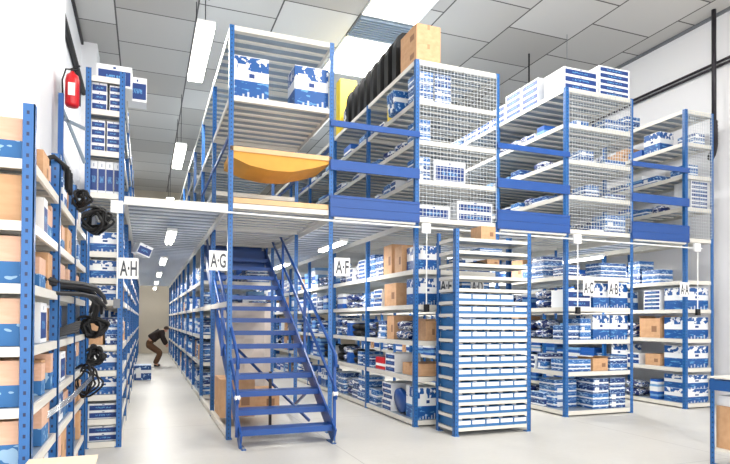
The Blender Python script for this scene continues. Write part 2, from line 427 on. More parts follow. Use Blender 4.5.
# ------------------------------------------------------------------ signs
def sign(text, xc, zc, y=Y0-.03, w=.25, h=.28, lab=None):
    t = thing('aisle_sign', lab or 'white aisle sign reading '+text, 'sign', (xc, y, zc))
    MB().box(-w/2, w/2, -.004, 0, -h/2, h/2).obj('sign_plate', 'label_white', t)
    cu = bpy.data.curves.new('lettering', 'FONT'); cu.body = text; cu.size = h*.86; cu.align_x = 'CENTER'; cu.align_y = 'CENTER'; cu.extrude = .001; cu.offset = .004
    o = bpy.data.objects.new('lettering', cu); C.objects.link(o)
    bpy.context.view_layer.update()
    me = bpy.data.meshes.new_from_object(o.evaluated_get(bpy.context.evaluated_depsgraph_get()))
    bpy.data.objects.remove(o)
    xs = [v.co.x for v in me.vertices]; ys = [v.co.y for v in me.vertices]
    me.materials.clear(); me.materials.append(MATS['letter_grey'])
    q = link('lettering', me, t, (0, -.0055, 0)); q.rotation_euler = (PI/2, 0, 0)
    sx = w*.84/(max(xs)-min(xs)); sy = h*.72/(max(ys)-min(ys)); q.scale = (sx, sy, 1)
    q.location = (-sx*(max(xs)+min(xs))/2, -.0055, -sy*(max(ys)+min(ys))/2)
for a in (('A·H', -.215, 2.385), ('A·G', .955, 2.54), ('A·F', 2.80, 2.52), ('A·E', 4.59, 2.285), ('A·D', 5.18, 2.285), ('A·C', 7.52, 2.325), ('A·B', 8.10, 2.32), ('A·A', 9.89, 2.355)):
    sign(*a, lab='white aisle sign with grey letters reading '+a[0].replace('·', '-'))

# ------------------------------------------------------------------ goods
def carton_mesh(mat, name, lid=.0):
    mb = MB()
    mb.box(-.5, .5, -.5, .5, 0, .985)
    mb.box(-.5, .5, -.5, -.006, .985, 1); mb.box(-.5, .5, .006, .5, .985, 1)
    return mb.mesh(name, mat)
ME = {}
ME['carton'] = carton_mesh('map_carton_print', 'carton')
ME['small_carton'] = carton_mesh('blue_carton_print', 'small_carton')
ME['flat_carton'] = carton_mesh('white_carton_print', 'flat_carton')
ME['cardboard_box'] = carton_mesh('kraft_board', 'cardboard_box')
ME['printed_box'] = carton_mesh('kraft_blue_print', 'printed_box')
mb = MB(); t = .015
mb.box(-.5, .5, -.5, .5, 0, t)
for a in ((-.5, .5, -.5, -.5+t), (-.5, .5, .5-t, .5), (-.5, -.5+t, -.5+t, .5-t), (.5-t, .5, -.5+t, .5-t)): mb.box(*a, t, .9)
ME['open_box'] = mb.mesh('open_box', 'kraft_board')
mb = MB()
mb.bar((-.47, 0, .9), (-.62, 0, 1.0), .9, .015, up=(1, 0, 1)); mb.bar((.47, 0, .9), (.62, 0, 1.0), .9, .015, up=(1, 0, 1))
ME['flap'] = mb.mesh('flap', 'kraft_board')
ME['tape'] = MB().box(-.505, .505, -.05, .05, 1.0, 1.004).box(-.503, -.5, -.05, .05, .75, 1.004).box(.5, .503, -.05, .05, .75, 1.004).mesh('tape', 'brown_tape')
ME['label'] = MB().box(-.40, -.12, -.506, -.5, .45, .8).mesh('shipping_label', 'label_white')
# parcel: lumpy soft bag
mb = MB(); prof = []
seg, rings = 12, 7
for i in range(rings+1):
    a = PI*i/rings
    for k in range(seg):
        b = 2*PI*k/seg
        cx = math.copysign(abs(math.cos(b))**.55, math.cos(b)); cy = math.copysign(abs(math.sin(b))**.55, math.sin(b))
        r = math.sin(a)**.5*(1+.10*math.sin(3*b+i*1.7)+.06*math.cos(5*b-i))
        mb.v.append((max(-.5, min(.5, .46*cx*r)), max(-.5, min(.5, .46*cy*r)), .5-.5*math.cos(a)*abs(math.cos(a))**-.35 if abs(math.cos(a)) > .01 else .5))
for i in range(rings):
    for k in range(seg): mb.f.append((i*seg+k, i*seg+(k+1) % seg, (i+1)*seg+(k+1) % seg, (i+1)*seg+k)); mb.mi.append(0)
ME['plastic_parcel'] = mb.mesh('plastic_parcel', 'parcel_film', True)
ME['black_part'] = mb.mesh('black_part', 'black_rubber', True)
DESC = {'carton': ('blue world-map carton', 'carton'), 'small_carton': ('small blue carton', 'small carton'), 'flat_carton': ('flat white carton', 'flat carton'),
        'cardboard_box': ('brown cardboard box', 'cardboard box'), 'printed_box': ('brown box with blue base', 'printed box'), 'open_box': ('open brown box', 'open box'),
        'plastic_parcel': ('wrapped blue-white parcel', 'parcel'), 'black_part': ('black rubber part', 'rubber part')}
FIX = []      # (kind, x, y, z, w, d, h, rz, label, group, importance)
RACKNAME = {}
def put(kind, x, y, z, w, d, h, rz, label, group=None, near=False):
    FIX.append(dict(k=kind, p=(x, y, z+.0015), s=(w, d, h-.0015), rz=rz, label=label, group=group, near=near))
HF = {90: 1}
POSTY = [Y0+k*BAY for k in range(11)]
def fill(face_x, direction, y0, y1, z, clear, where, seed, mix, dens=.93, depth=.55, sizes=(.22, .5), jitter=.04, group=None, hmax=1.):
    """row of goods along y; direction -1 = their fronts face -x"""
    r = random.Random(seed); y = y0+r.uniform(.0, .06); col = 0
    rz = -PI/2 if direction < 0 else PI/2
    while y < y1-.12:
        # keep clear of the posts
        kind = r.choices([m[0] for m in mix], [m[1] for m in mix])[0]
        w = r.uniform(*sizes)
        if kind == 'carton': w = max(w, .42)
        if y+w > y1: break
        if r.random() > dens: y += w*.8; continue
        col += 1
        d = r.uniform(.35, depth); off = .035+r.uniform(0, jitter)
        if any(y-.075 < p < y+w+.075 for p in POSTY): off = max(off, .08)
        full = r.uniform(.55, .96)*hmax*clear
        if kind in ('small_carton', 'flat_carton'):
            h = r.uniform(.09, .17) if kind == 'small_carton' else r.uniform(.075, .12)
            n = max(1, int(full/h))
        elif kind == 'carton': h = min(.42, clear*.88); n = 1
        elif kind in ('cardboard_box', 'printed_box', 'open_box'): h = full; n = 1
        else:
            h = r.uniform(.12, .2); n = 1 if full < .25 else 2
            h = min(h, clear*.85/n)
        cx = face_x + (off+d/2)*(1 if direction < 0 else -1)
        for i in range(n):
            j = r.uniform(-.015, .015)
            posn = f'{ordinal(col)} from the front' if n == 1 else f'layer {["one","two","three","four","five","six","seven","eight","nine"][min(i,8)]} of {ordinal(col)} stack'
            put(kind, cx+j, y+w/2, z+i*h, w-.02, d, h, rz+(r.uniform(-.05, .05) if kind != 'plastic_parcel' else r.uniform(-.06, .06))*(n == 1), f'{DESC[kind][0]}, {posn}, {where}', group or f'goods on the {where}')
        y += w+r.uniform(.005, .05)

MIXL = [('small_carton', 5), ('flat_carton', 1.2), ('plastic_parcel', 3.4), ('cardboard_box', .7), ('open_box', .3), ('carton', .6)]
MIXS = [('small_carton', 4), ('plastic_parcel', 2), ('flat_carton', 2)]
LN = ['bottom shelf', 'second shelf', 'third shelf', 'fourth shelf', 'fifth shelf', 'lowest upper shelf', 'second upper shelf', 'third upper shelf', 'fourth upper shelf', 'rack top']
def clr(i, L=ALL): return (L[i+1]-L[i]-.085) if i+1 < len(L) and not (i == 4) else (.6 if i == 4 else .6)
# A-E rack, left face
for i, z in enumerate(ALL):
    if i == 9: continue
    yb = 9.0 if i != 3 else 9.75
    yb = {8: 9.75, 7: 9.0, 4: 9.3, 1: 10.35, 0: 9.35}.get(i, yb)
    ye = 29.6 if i < 5 else 17
    fill(4.04, -1, yb, ye, z, clr(i), f'A-E rack {LN[i]}', 100+i, (MIXL+[('black_part', 2.5)] if i in (1, 2) else MIXL) if i < 5 else MIXS, .95 if i < 5 else .93, hmax=1 if i < 5 else .42)
# A-C rack
for i, z in enumerate(ALL):
    if i == 9: continue
    fill(7.03, -1, 9.0, 19 if i < 5 else 14.8, z, clr(i), f'A-C rack {LN[i]}', 200+i, MIXL if i < 5 else MIXS, .95 if i < 5 else .93, hmax=1 if i < 5 else .42)
for i, z in enumerate(ALL):
    if i == 9: continue
    fill(9.95, -1, {1: 9.5, 2: 9.6, 3: 9.62}.get(i, 9.0), 19 if i < 5 else 17, z, clr(i), f'A-A rack {LN[i]}', 300+i, MIXS+[('cardboard_box', .6), ('carton', .5)], .9 if i else .5, hmax=1 if i < 5 else .6, depth=.5)
# rack 2 left face, beyond the staircase
for i, z in enumerate(LOW):
    fill(1.09, -1, 12.75, 29.6, z, clr(i), f'A-G rack {LN[i]}', 400+i, MIXL, .97)
for i, z in enumerate(UP[:1]):
    fill(1.09, -1, 12.9, 20, z, .5, f'A-G rack {LN[5]}', 420+i, MIXS, .6)
# rack 2 right face (A-F side)
for i, z in enumerate(LOW):
    fill(2.66, 1, 12.75, 20, z, clr(i), f'A-F face {LN[i]}', 440+i, MIXS, .9)
# A-H rack right face
for i, z in enumerate(LOWH):
    c = (LOWH+[3.3])[i+1]-z-.085
    fill(-.28, 1, 8.9, 21.2, z, min(c, .5), f'A-H rack level {["one","two","three","four","five","six","seven","eight"][i]}', 500+i, MIXS+[('cardboard_box', .7)], .95, depth=.4)
for i, z in enumerate(UPH):
    c = (UPH+[5.6])[i+1]-z-.085
    fill(-.28, 1, 8.9, 18, z, c, f'A-H rack upper level {["one","two","three","four"][i]}', 520+i, [('flat_carton', 3), ('small_carton', 2), ('carton', 1)], .95, depth=.4)

# hand placed goods: near end rows (front faces -y, base y just behind the end beam)
EY = Y0+.05
def end(kind, x0, x1, z, h, label, n=1, d=.5, y=EY, group=None):
    for i in range(n):
        lb = label if n == 1 else f'{label}, layer {["one","two","three","four","five","six","seven","eight"][i]} up'
        put(kind, (x0+x1)/2, y+d/2+.03, z+i*h, x1-x0-.012, d, h, 0, lb, group, True)
# staircase rack top cartons
end('carton', 1.17, 1.68, 4.93, .62, 'large blue and white map carton at upper left above the staircase', d=.45)
end('carton', 2.06, 2.60, 4.93, .62, 'large blue and white map carton at upper right above the staircase', d=.45)
end('flat_carton', 1.9, 2.62, 5.94, .13, 'long flat blue carton lying on the rack top above the staircase', d=.5, y=Y0+.75)
# A-E rack upper
end('small_carton', 4.12, 4.40, 5.29, .125, 'small blue carton in left stack behind the mesh, topmost caged shelf', 4, .4)
end('small_carton', 4.43, 4.74, 5.29, .125, 'small blue carton in right stack behind the mesh, topmost caged shelf', 4, .4)
end('small_carton', 4.12, 4.36, 4.64, .12, 'small blue carton behind the mesh on the third upper shelf, A-E', 3, .4)
end('small_carton', 4.12, 4.36, 4.0, .13, 'small patterned carton behind the mesh beside a wide carton', 3, .4)
end('flat_carton', 4.42, 5.02, 4.0, .36, 'wide blue and white carton behind the mesh on second upper shelf', 1, .5)
end('flat_carton', 4.12, 4.72, 3.38, .22, 'low wide blue carton behind the mesh at walkway level, left', 1, .5)
end('flat_carton', 4.86, 5.55, 3.38, .17, 'white and blue flat carton behind the mesh at walkway level, right', 2, .5)
# A-E lower end
end('carton', 4.14, 4.48, 2.54, .4, 'blue carton at the A-E rack end, fifth shelf', 1, .45)
end('carton', 4.14, 4.50, 1.97, .44, 'blue map carton at the A-E rack end, fourth shelf', 1, .45)
end('open_box', 4.28, 4.48, 1.38, .36, 'open brown box at the A-E rack end, third shelf', 1, .5)
end('cardboard_box', 4.14, 4.78, .80, .20, 'low wide brown box at the A-E rack end, second shelf', 1, .6)
end('carton', 4.14, 4.52, .10, .52, 'tall pale blue carton at the A-E rack end, bottom shelf', 1, .45)
for i, z in enumerate(LOW): end(['small_carton', 'carton', 'flat_carton', 'small_carton', 'small_carton'][i], 4.95, 5.5, z, [.14, .42, .12, .14, .13][i], f'blue carton behind the bin shelving, {LN[i]}', [3, 1, 3, 3, 2][i], .45)
# A-C / A-B rack top and ends
end('flat_carton', 7.05, 7.83, 5.94, .135, 'wide flat blue carton atop the caged rack above A-C', 3, .55)
end('flat_carton', 7.86, 8.60, 5.94, .112, 'flat blue carton in tall stack on the rack top above A-B', 5, .55)
y = 9.2
for j, n in enumerate((4, 4, 3, 3, 2, 3, 2, 3, 1, 3, 2)):
    for i in range(n):
        put('small_carton' if j in (5, 8) else 'flat_carton', 7.4, y+.28, 5.94+i*.13, .52, .6, .13, -PI/2, f'flat carton, layer {["one","two","three","four"][i]} of {ordinal(j+1)} stack along A-C rack top', 'cartons along the A-C rack top', True)
    y += .56 if j < 4 else .75
for i, z in enumerate((5.29, 4.64, 4.0, 3.38)):
    end('small_carton', 7.3+.12*i, 7.62+.12*i, z, .11, f'small blue carton behind the A-C mesh, {["fourth","third","second","lowest"][i]} upper shelf, left', [1, 2, 2, 1][i], .35)
    end('small_carton', 8.0, 8.5, z, .11, f'long blue carton behind the A-B mesh, {["fourth","third","second","lowest"][i]} upper shelf, right', [2, 1, 1, 3][i], .35)
end('carton', 7.72, 8.12, 1.97, .46, 'blue map carton left of pair at A-B end, fourth shelf', 1, .5); end('carton', 8.13, 8.56, 1.97, .46, 'blue map carton right of pair at A-B end, fourth shelf', 1, .5)
end('carton', 7.72, 8.12, 1.38, .46, 'blue map carton left of pair at A-B end, third shelf', 1, .5); end('carton', 8.13, 8.56, 1.38, .46, 'blue map carton right of pair at A-B end, third shelf', 1, .5)
end('flat_carton', 7.14, 7.68, 1.97, .16, 'flat blue carton at the A-C post, fourth shelf', 2, .45)
end('small_carton', 7.14, 7.4, 1.38, .13, 'small blue carton at the A-C post, third shelf', 2, .4)
end('small_carton', 7.43, 7.68, 1.38, .13, 'small blue carton second from A-C post, third shelf', 3, .4)
end('small_carton', 7.14, 7.42, 2.54, .1, 'small blue carton at the A-C post, fifth shelf', 2, .4)
end('small_carton', 7.9, 8.52, 2.54, .09, 'long blue carton under the walkway at A-B end, fifth shelf', 3, .4)
end('open_box', 7.72, 8.08, .80, .26, 'open brown box at the A-B rack end, second shelf', 1, .4)
end('small_carton', 8.12, 8.55, .80, .125, 'blue carton beside an open brown box at the A-B end', 2, .4)
end('small_carton', 7.14, 7.68, .80, .11, 'flat blue carton at the A-C post, second shelf', 2, .45)
end('small_carton', 7.72, 8.1, .10, .14, 'blue carton in left stack at A-B end, bottom shelf', 4, .5)
end('small_carton', 8.12, 8.50, .10, .14, 'blue carton in right stack at A-B end, bottom shelf', 4, .5)
end('small_carton', 7.14, 7.66, .10, .13, 'long blue carton at the A-C post, bottom shelf', 4, .45, y=EY+.35)
# right wall rack end
for z, h, n, nm in ((1.97, .44, 1, 'fourth shelf beside the A-A sign'), (1.38, .44, 1, 'third shelf below the A-A sign'), (.80, .44, 1, 'second shelf below the A-A sign')):
    end('carton', 10.04, 10.68, z, h, f'blue and white map carton at the right rack end, {nm}', n, .5)
end('carton', 10.04, 10.68, .10, .28, 'blue and white carton at right rack end, bottom shelf', 2, .5)
end('flat_carton', 10.2, 10.68, 4.0, .08, 'flat blue-white carton in tall stack caged at far right', 7, .4)
end('small_carton', 10.1, 10.4, 4.64, .12, 'small blue carton caged at far right, third upper shelf', 2, .4)
end('small_carton', 10.3, 10.6, 5.29, .12, 'small blue carton caged at far right, fourth upper shelf', 2, .4)
for j in range(2):
    for i in range(3-j): put('small_carton', 10.3, 10.2+j*.5, 5.94+i*.14, .42, .4, .14, -PI/2, f'blue carton on top of the right wall rack, layer {["one","two","three"][i]}, {["near","far"][j]} pile', 'cartons on top of the right wall rack', True)
put('open_box', 10.27, 9.28, 1.38, .52, .5, .46, -PI/2, 'big open brown box on the A-A rack, third shelf', None, True)
put('cardboard_box', 10.27, 9.2, .80, .38, .5, .24, -PI/2, 'low brown box on the A-A rack, second shelf', None, True)
for i in range(5): put('flat_carton', 10.25, 9.2, 1.97+i*.082, .42, .5, .082, -PI/2, f'thin white-blue carton beside A-A sign, layer {["one","two","three","four","five"][i]} up', None, True)
# A-H rack end cartons
for z, h, n, nm in ((2.60, .27, 1, 'shelf above the A-H sign'), (2.25, .24, 1, 'shelf beside the A-H sign'), (1.96, .2, 1, 'shelf below the A-H sign'), (1.02, .25, 1, 'level four'), (.70, .24, 1, 'level three'), (.38, .1, 2, 'level two'), (.08, .1, 2, 'bottom level')):
    end('carton' if n == 1 else 'flat_carton', -.70, -.32, z, h, f'blue carton at the A-H rack end, {nm}', n, .45)
end('cardboard_box', -.70, -.52, 1.36, .30, 'brown box at the A-H rack end behind black coils', 1, .4); end('small_carton', -.50, -.34, 1.36, .14, 'small white-blue carton beside brown box at A-H rack end', 2, .4)
end('flat_carton', -.66, -.2, 4.93, .3, 'white and blue carton standing on top of the A-H rack', 1, .5, y=Y0+.3)
end('flat_carton', -.70, -.50, 4.49, .125, 'blue and white carton on the A-H top shelf, left stack', 3, .4); end('flat_carton', -.48, -.34, 4.49, .09, 'thin white carton on the A-H top shelf, right stack', 4, .4)
end('flat_carton', -.70, -.52, 3.94, .105, 'blue and white carton on A-H second upper shelf, left stack', 4, .4); end('flat_carton', -.51, -.34, 3.94, .105, 'white carton on A-H second upper shelf, right stack', 4, .4)
for k in range(4): put('flat_carton', -.66+.098*k, EY+.25, 3.38, .092, .4, .44, 0, f'upright white carton with blue strip, {ordinal(k+1)} from left, above A-H walkway', 'upright cartons above the A-H walkway', True)
put('flat_carton', -.14, 9.3, 4.93, .26, .3, .36, 0, 'white and blue carton jutting out right of the A-H rack top', None, True)
for i in range(3): put('flat_carton', 4.33, 9.42, .80+i*.11, .42, .5, .11, -PI/2, f'flat carton beside the red and white box, layer {["one","two","three"][i]} up', None, True)
# brown boxes on A-E lower shelves
put('cardboard_box', 4.34, 9.45, 1.97, .52, .5, .40, -PI/2, 'large brown box with A-E rack, fourth shelf, behind map carton', None, True)
put('cardboard_box', 4.3, 9.08, 2.54, .3, .45, .44, -PI/2, 'narrow brown carton, A-E rack fifth shelf near the front', None, True)
# boxes on top of the A-E rack
put('cardboard_box', 4.30, 8.72, 5.94, .62, .44, .30, -PI/2, 'brown box, lower of two on the tall mesh rack top', None, True)
put('cardboard_box', 4.30, 8.72, 6.24, .62, .44, .32, -PI/2, 'brown box, upper of two on the tall mesh rack top', None, True)
# goods under the stairs
put('cardboard_box', 1.42, 9.9, .12, .55, .8, .62, 0, 'brown cardboard box behind the lower stair treads, left', None, True)
put('cardboard_box', 2.05, 10.9, 0, .6, .6, .42, 0, 'brown cardboard box on the floor behind the stairs, right', None, True)
# near left rack
NL = [.88, 1.205, 1.545, 1.895, 2.245, 2.59]
NX1 = -.585; NX0 = -1.62; NY = 3.65; NBAY = 1.03
nl = thing('shelving_rack', 'near blue shelving rack at left edge packed with brown boxes', 'shelving rack', (NX0, NY, 0)); w = NX1-NX0
for k in range(4):
    h = (2.9, 2.9, 2.9, 2.9)[k]
    link('post', post_mesh(h, 1, 1, .06), nl, (0, k*NBAY, 0)); link('post', post_mesh(h, -1, 1, .06), nl, (w, k*NBAY, 0))
sm = shelf_mesh(w-.016, NBAY-.004, .055)
for k in range(3):
    for z in [.12, .48]+NL: link('shelf', sm, nl, (w/2, k*NBAY+NBAY/2+.008, z))
for i, z in enumerate([.12, .48]+NL):
    c = (([.12, .48]+NL)[i+1]-z-.06) if i < 7 else .26
    nm = ['floor level', 'second level', 'third level', 'fourth level', 'fifth level', 'sixth level', 'seventh level', 'top level'][i]
    rr = random.Random(900+i)
    # end box facing the viewer
    put('printed_box' if i != 6 else 'cardboard_box', -1.11, NY+.05+.24, z, .90, .44, min(c*.93, .28), 0, f'wide brown box facing front, near left rack, {nm}', None, True)
    yy = NY+.56; col = 0
    while yy < NY+3*NBAY-.1:
        wd = rr.uniform(.16, .3); kind = rr.choices(['cardboard_box', 'printed_box', 'small_carton', 'flat_carton'], [3, 4, 2, 1])[0]
        col += 1; d = rr.uniform(.4, .5)
        if yy+wd > NY+3*NBAY: break
        if i in (4,) and yy > NY+1.2: break
        put(kind, NX1-.03-d/2-rr.uniform(0, .04), yy+wd/2, z, wd-.012, d, c*rr.uniform(.68, .93), PI/2, f'{DESC[kind][0]}, {ordinal(col)} along near left rack, {nm}', f'boxes on near left rack {nm}', True)
        yy += wd+rr.uniform(.004, .03)

# instantiate goods: nearest 300 of each kind as things, the rest as stuff
cam_p = Vector((0, 0, 1.7))
kinds = {}
for f in FIX: kinds.setdefault(f['k'], []).append(f)
CAP = {'black_part': 300, 'small_carton': 300, 'flat_carton': 300, 'plastic_parcel': 300, 'cardboard_box': 300, 'carton': 300, 'printed_box': 300, 'open_box': 300}
def boxrot(mb, f, mi, ztop=None, zbot=0):
    x, y, z = f['p']; w, d, h = f['s']; c, s = math.cos(f['rz']), math.sin(f['rz']); n = len(mb.v)
    z0 = z+zbot*h; z1 = z+(ztop or 1)*h
    for zz in (z0, z1):
        for a, b in ((-.5, -.5), (.5, -.5), (.5, .5), (-.5, .5)):
            mb.v.append((x+a*w*c-b*d*s, y+a*w*s+b*d*c, zz))
    mb.f += [(n, n+3, n+2, n+1), (n+4, n+5, n+6, n+7)]+[(n+i, n+(i+1) % 4, n+4+(i+1) % 4, n+4+i) for i in range(4)]; mb.mi += [mi]*6
plain('print_blue', (30, 92, 176), .45); plain('print_pale', (120, 170, 216), .45); plain('print_white', (238, 240, 242), .45); plain('print_kraft', (204, 160, 118), .6)
NAMES = {'small_carton': 'distant_small_carton', 'flat_carton': 'distant_flat_carton', 'plastic_parcel': 'distant_parcel', 'cardboard_box': 'distant_cardboard_box', 'carton': 'distant_carton', 'open_box': 'distant_open_box', 'printed_box': 'distant_printed_box'}
seen = {}
for k, L in kinds.items():
    L.sort(key=lambda f: -((f['s'][0]+f['s'][1])*f['s'][2])**.5/((Vector(f['p'])-cam_p).length)*(10 if f['near'] else 1))
    for f in L[:CAP[k]]:
        lb = f['label']
        if lb in seen: seen[lb] += 1; lb = lb.replace(', ', f' ({ordinal(seen[f["label"]])} such), ', 1)
        else: seen[lb] = 1
        o = link(k, ME[k], None, f['p'], f['rz'], f['s'])
        tag(o, lb, DESC[k][1], f['group'])
        if f['near']:
            if k in ('cardboard_box', 'printed_box'): link('tape', ME['tape'], o)
            if k == 'open_box': link('flap', ME['flap'], o)
            if k == 'carton': link('shipping_label', ME['label'], o)
    rest = L[CAP[k]:]
    if rest:
        mb = MB(); rr = random.Random(5)
        for f in rest:
            if k in ('cardboard_box', 'open_box'): boxrot(mb, f, 3)
            elif k == 'plastic_parcel': boxrot(mb, f, rr.choice((0, 2, 2, 1)))
            else:
                q = rr.uniform(.3, .6); boxrot(mb, f, rr.choice((0, 0, 2)), q, 0); boxrot(mb, f, rr.choice((2, 1, 0)), 1, q)
        o = mb.obj(NAMES[k], ['print_blue', 'print_pale', 'print_white', 'print_kraft'])
        tag(o, f'mass of {DESC[k][0]} items packed deep along the far ends of the shelves', DESC[k][1], None, 'stuff')

# ------------------------------------------------------------------ bin shelving
bs = thing('bin_shelving', 'narrow blue shelving unit packed with rows of blue storage bins', 'shelving unit', (4.27, 7.46, 0))
W, D = 1.35, .58
for sx, sy, p in ((1, 1, (0, 0)), (-1, 1, (W, 0)), (1, -1, (0, D)), (-1, -1, (W, D))): link('post', post_mesh(3.08, sx, sy), bs, (*p, 0))
sm = MB()
t = .016; wv, dv = W-.014, D-.014
sm.box(-wv/2, wv/2, -dv/2, -dv/2+t, -.048, 0).box(-wv/2, wv/2, dv/2-t, dv/2, -.048, 0).box(-wv/2, -wv/2+t, -dv/2+t, dv/2-t, -.048, 0).box(wv/2-t, wv/2, -dv/2+t, dv/2-t, -.048, 0).box(-wv/2+t, wv/2-t, -dv/2+t, dv/2-t, -.012, -.001, 1)
sme = sm.mesh('shelf', ['shelf_enamel', 'galvanised'])
BL = [.12+.1885*k for k in range(16)]
for z in BL: link('shelf', sme, bs, (W/2, D/2, z))
bw, bd, bh = .243, .52, .122
mb = MB(); t = .006
mb.box(-bw/2, bw/2, -bd/2, bd/2, 0, t); mb.box(-bw/2, bw/2, bd/2-t, bd/2, t, bh)
for s in (-1, 1):
    x0, x1 = sorted((s*bw/2, s*(bw/2-t)))
    mb.box(x0, x1, -bd/2+.05, bd/2-t, t, bh); mb.box(x0, x1, -bd/2, -bd/2+.05, t, bh*.9)
mb.box(-bw/2+t, bw/2-t, -bd/2, -bd/2+t, t, bh*.9); mb.box(-bw/2-.002, bw/2+.002, -bd/2-.008, -bd/2, bh*.84, bh*.9)
binm = mb.mesh('storage_bin', 'bin_blue')
labm = MB().box(-bw/2+.012, bw/2-.012, -bd/2-.004, -bd/2-.0005, .042, bh*.82).mesh('label_strip', 'label_white')
goods = MB()
rr = random.Random(3)
for q in range(7):
    x = rr.uniform(-.075, .075); y = -.2+q*.06; goods.box(x-.03, x+.03, y-.022, y+.022, t+.001, rr.uniform(.105, .135), (0, 0, 1, 0, 2)[q % 5])
gm = goods.mesh('bin_contents', ['print_white', 'print_blue', 'grey_plastic'])
WORD = ['bottom', 'second', 'third', 'fourth', 'fifth', 'sixth', 'seventh', 'eighth', 'ninth', 'tenth', 'eleventh']
POS = ['leftmost', 'second from left', 'middle', 'second from right', 'rightmost']
for k in range(11):
    for i in range(5):
        if k == 10 and i == 4: continue
        o = link('storage_bin', binm, None, (4.27+.055+bw/2+i*.2485, 7.46+.012+bd/2+.012, BL[k]+.001))
        tag(o, f'light blue storage bin, {POS[i]} in the {WORD[k]} row of the bin shelving', 'storage bin', 'bins in the bin shelving')
        link('label_strip', labm, o); link('bin_contents', gm, o, (0, 0, 0), PI if (k*5+i) % 2 else 0)['kind'] = 'stuff'
def small(name, me_kind, x, y, z, w, d, h, label, cat, rz=0): return tag(link(name, ME[me_kind], None, (x, y, z), rz, (w, d, h)), label, cat)
small('cardboard_box', 'cardboard_box', 4.93, 7.75, BL[15]+.002, .26, .3, .22, 'brown box standing on top of the bin shelving', 'cardboard box')
small('cardboard_box', 'cardboard_box', 5.02, 7.75, BL[13]+.002, .22, .3, .09, 'low brown box on a sparse upper level of the bin shelving', 'cardboard box')
small('small_carton', 'small_carton', 4.98, 7.75, BL[14]+.002, .4, .3, .07, 'flat brown and blue carton on the top-but-one bin shelving level', 'small carton')
small('plastic_parcel', 'plastic_parcel', 5.5, 7.7, BL[10]+.002, .17, .25, .12, 'white parcel at right end of the top bin row', 'parcel')
cb = MB()
pts = [(4.35+.1*i, 7.6+.05*math.sin(i), BL[13]+.02+.012*math.cos(i*1.7)) for i in range(6)]
cb.tube(pts, .014, 6); cb.tube([(p[0]+.02, p[1]+.07, p[2]) for p in pts], .014, 6)
tag(cb.obj('cable', 'black_rubber'), 'dark blue-black cable lying on a sparse upper bin shelving level', 'cable')

# ------------------------------------------------------------------ staircase
st = thing('staircase', 'blue open-tread steel staircase climbing to the upper walkway', 'staircase', (1.2, 7.74, 0))
SW = 1.27; R_, T_ = .215, .36; N = 14
def sz(y): return .23+(y)*R_/T_
for s, x in ((0, -.012), (1, SW+.012)):
    mb = MB()
    mb.bar((x, -.08, sz(-.08)-.1), (x, N*T_+.1, sz(N*T_+.1)-.1), .025, .25, up=(0, 0, 1)); mb.obj('stringer', 'rail_blue', st)
    MB().box(x-.03+(.03 if s == 0 else -.03)*1, x+.03+(.03 if s == 0 else -.03), -.16, .12, 0, .014).box(x-.012, x+.012, -.08, .05, .014, .2).obj('foot_plate', 'blue_enamel', st)
    MB().lathe([(0, .04), (.016, .04), (.016, .014)], 8, 0, (x+(.03 if s == 0 else -.03), -.12, 0)).obj('anchor_bolt', 'chrome', st)
    xr = x+(-.035 if s == 0 else .035)
    for dz, nm in ((.98, 'handrail'), (.52, 'mid_rail')):
        MB().tube([(xr, -.02, sz(0)+dz-.16), (xr, 0, sz(0)+dz), (xr, N*T_, sz(N*T_)+dz), (xr, N*T_+.6, sz(N*T_)+dz+.02)], .024, 8).obj(nm, 'rail_blue', st, True)
        if nm == 'mid_rail': hr_ = bpy.data.objects[st.children[-1].name]
    for y in (.05, 1.7, 3.4, 5.0):
        MB().bar((xr, y, sz(y)-.12), (xr, y, sz(y)+.97), .04, .04, up=(0, 1, 0)).obj('rail_post', 'rail_blue', st)
    MB().tube([(xr, .03, sz(0)+.44), (xr, .0, sz(0)+.44), (xr, -.03, sz(0)+.44)], [.04, .045, .03], 8).obj('end_cap', 'white_plastic', hr_)
for i in range(N+1):
    z = .23+i*R_; y = i*T_
    mb = MB(); mb.box(0, SW, y, y+.30, z-.012, z); mb.box(0, SW, y-.006, y, z-.075, z+.004); mb.box(0, SW, y+.294, y+.30, z-.05, z-.012)
    mb.box(0, SW, y+.0, y+.03, z, z+.004)
    mb.obj('tread', 'rail_blue', st)
MB().box(0, SW, N*T_+.31, N*T_+.33, 2.98, 3.75).box(0, SW, (N-1)*T_+.31, (N-1)*T_+.32, 2.85, 3.2).obj('landing_plate', 'rail_blue', st)
MB().box(.3, .85, N*T_+.285, N*T_+.30, 3.55, 3.60).obj('white_sticker', 'label_white', st)
MB().box(.62, .66, 1.2, 1.24, 0, .9).box(.3, .95, 1.2, 1.24, .3, .34).obj('support_frame', 'dark_metal', st)
# brace rods beneath
MB().bar((SW, 1.2, .1), (SW-.9, 3.1, 1.2), .03, .04).bar((SW, 1.2, .6), (SW, 2.6, .05), .03, .04).obj('brace', 'rail_blue', st)
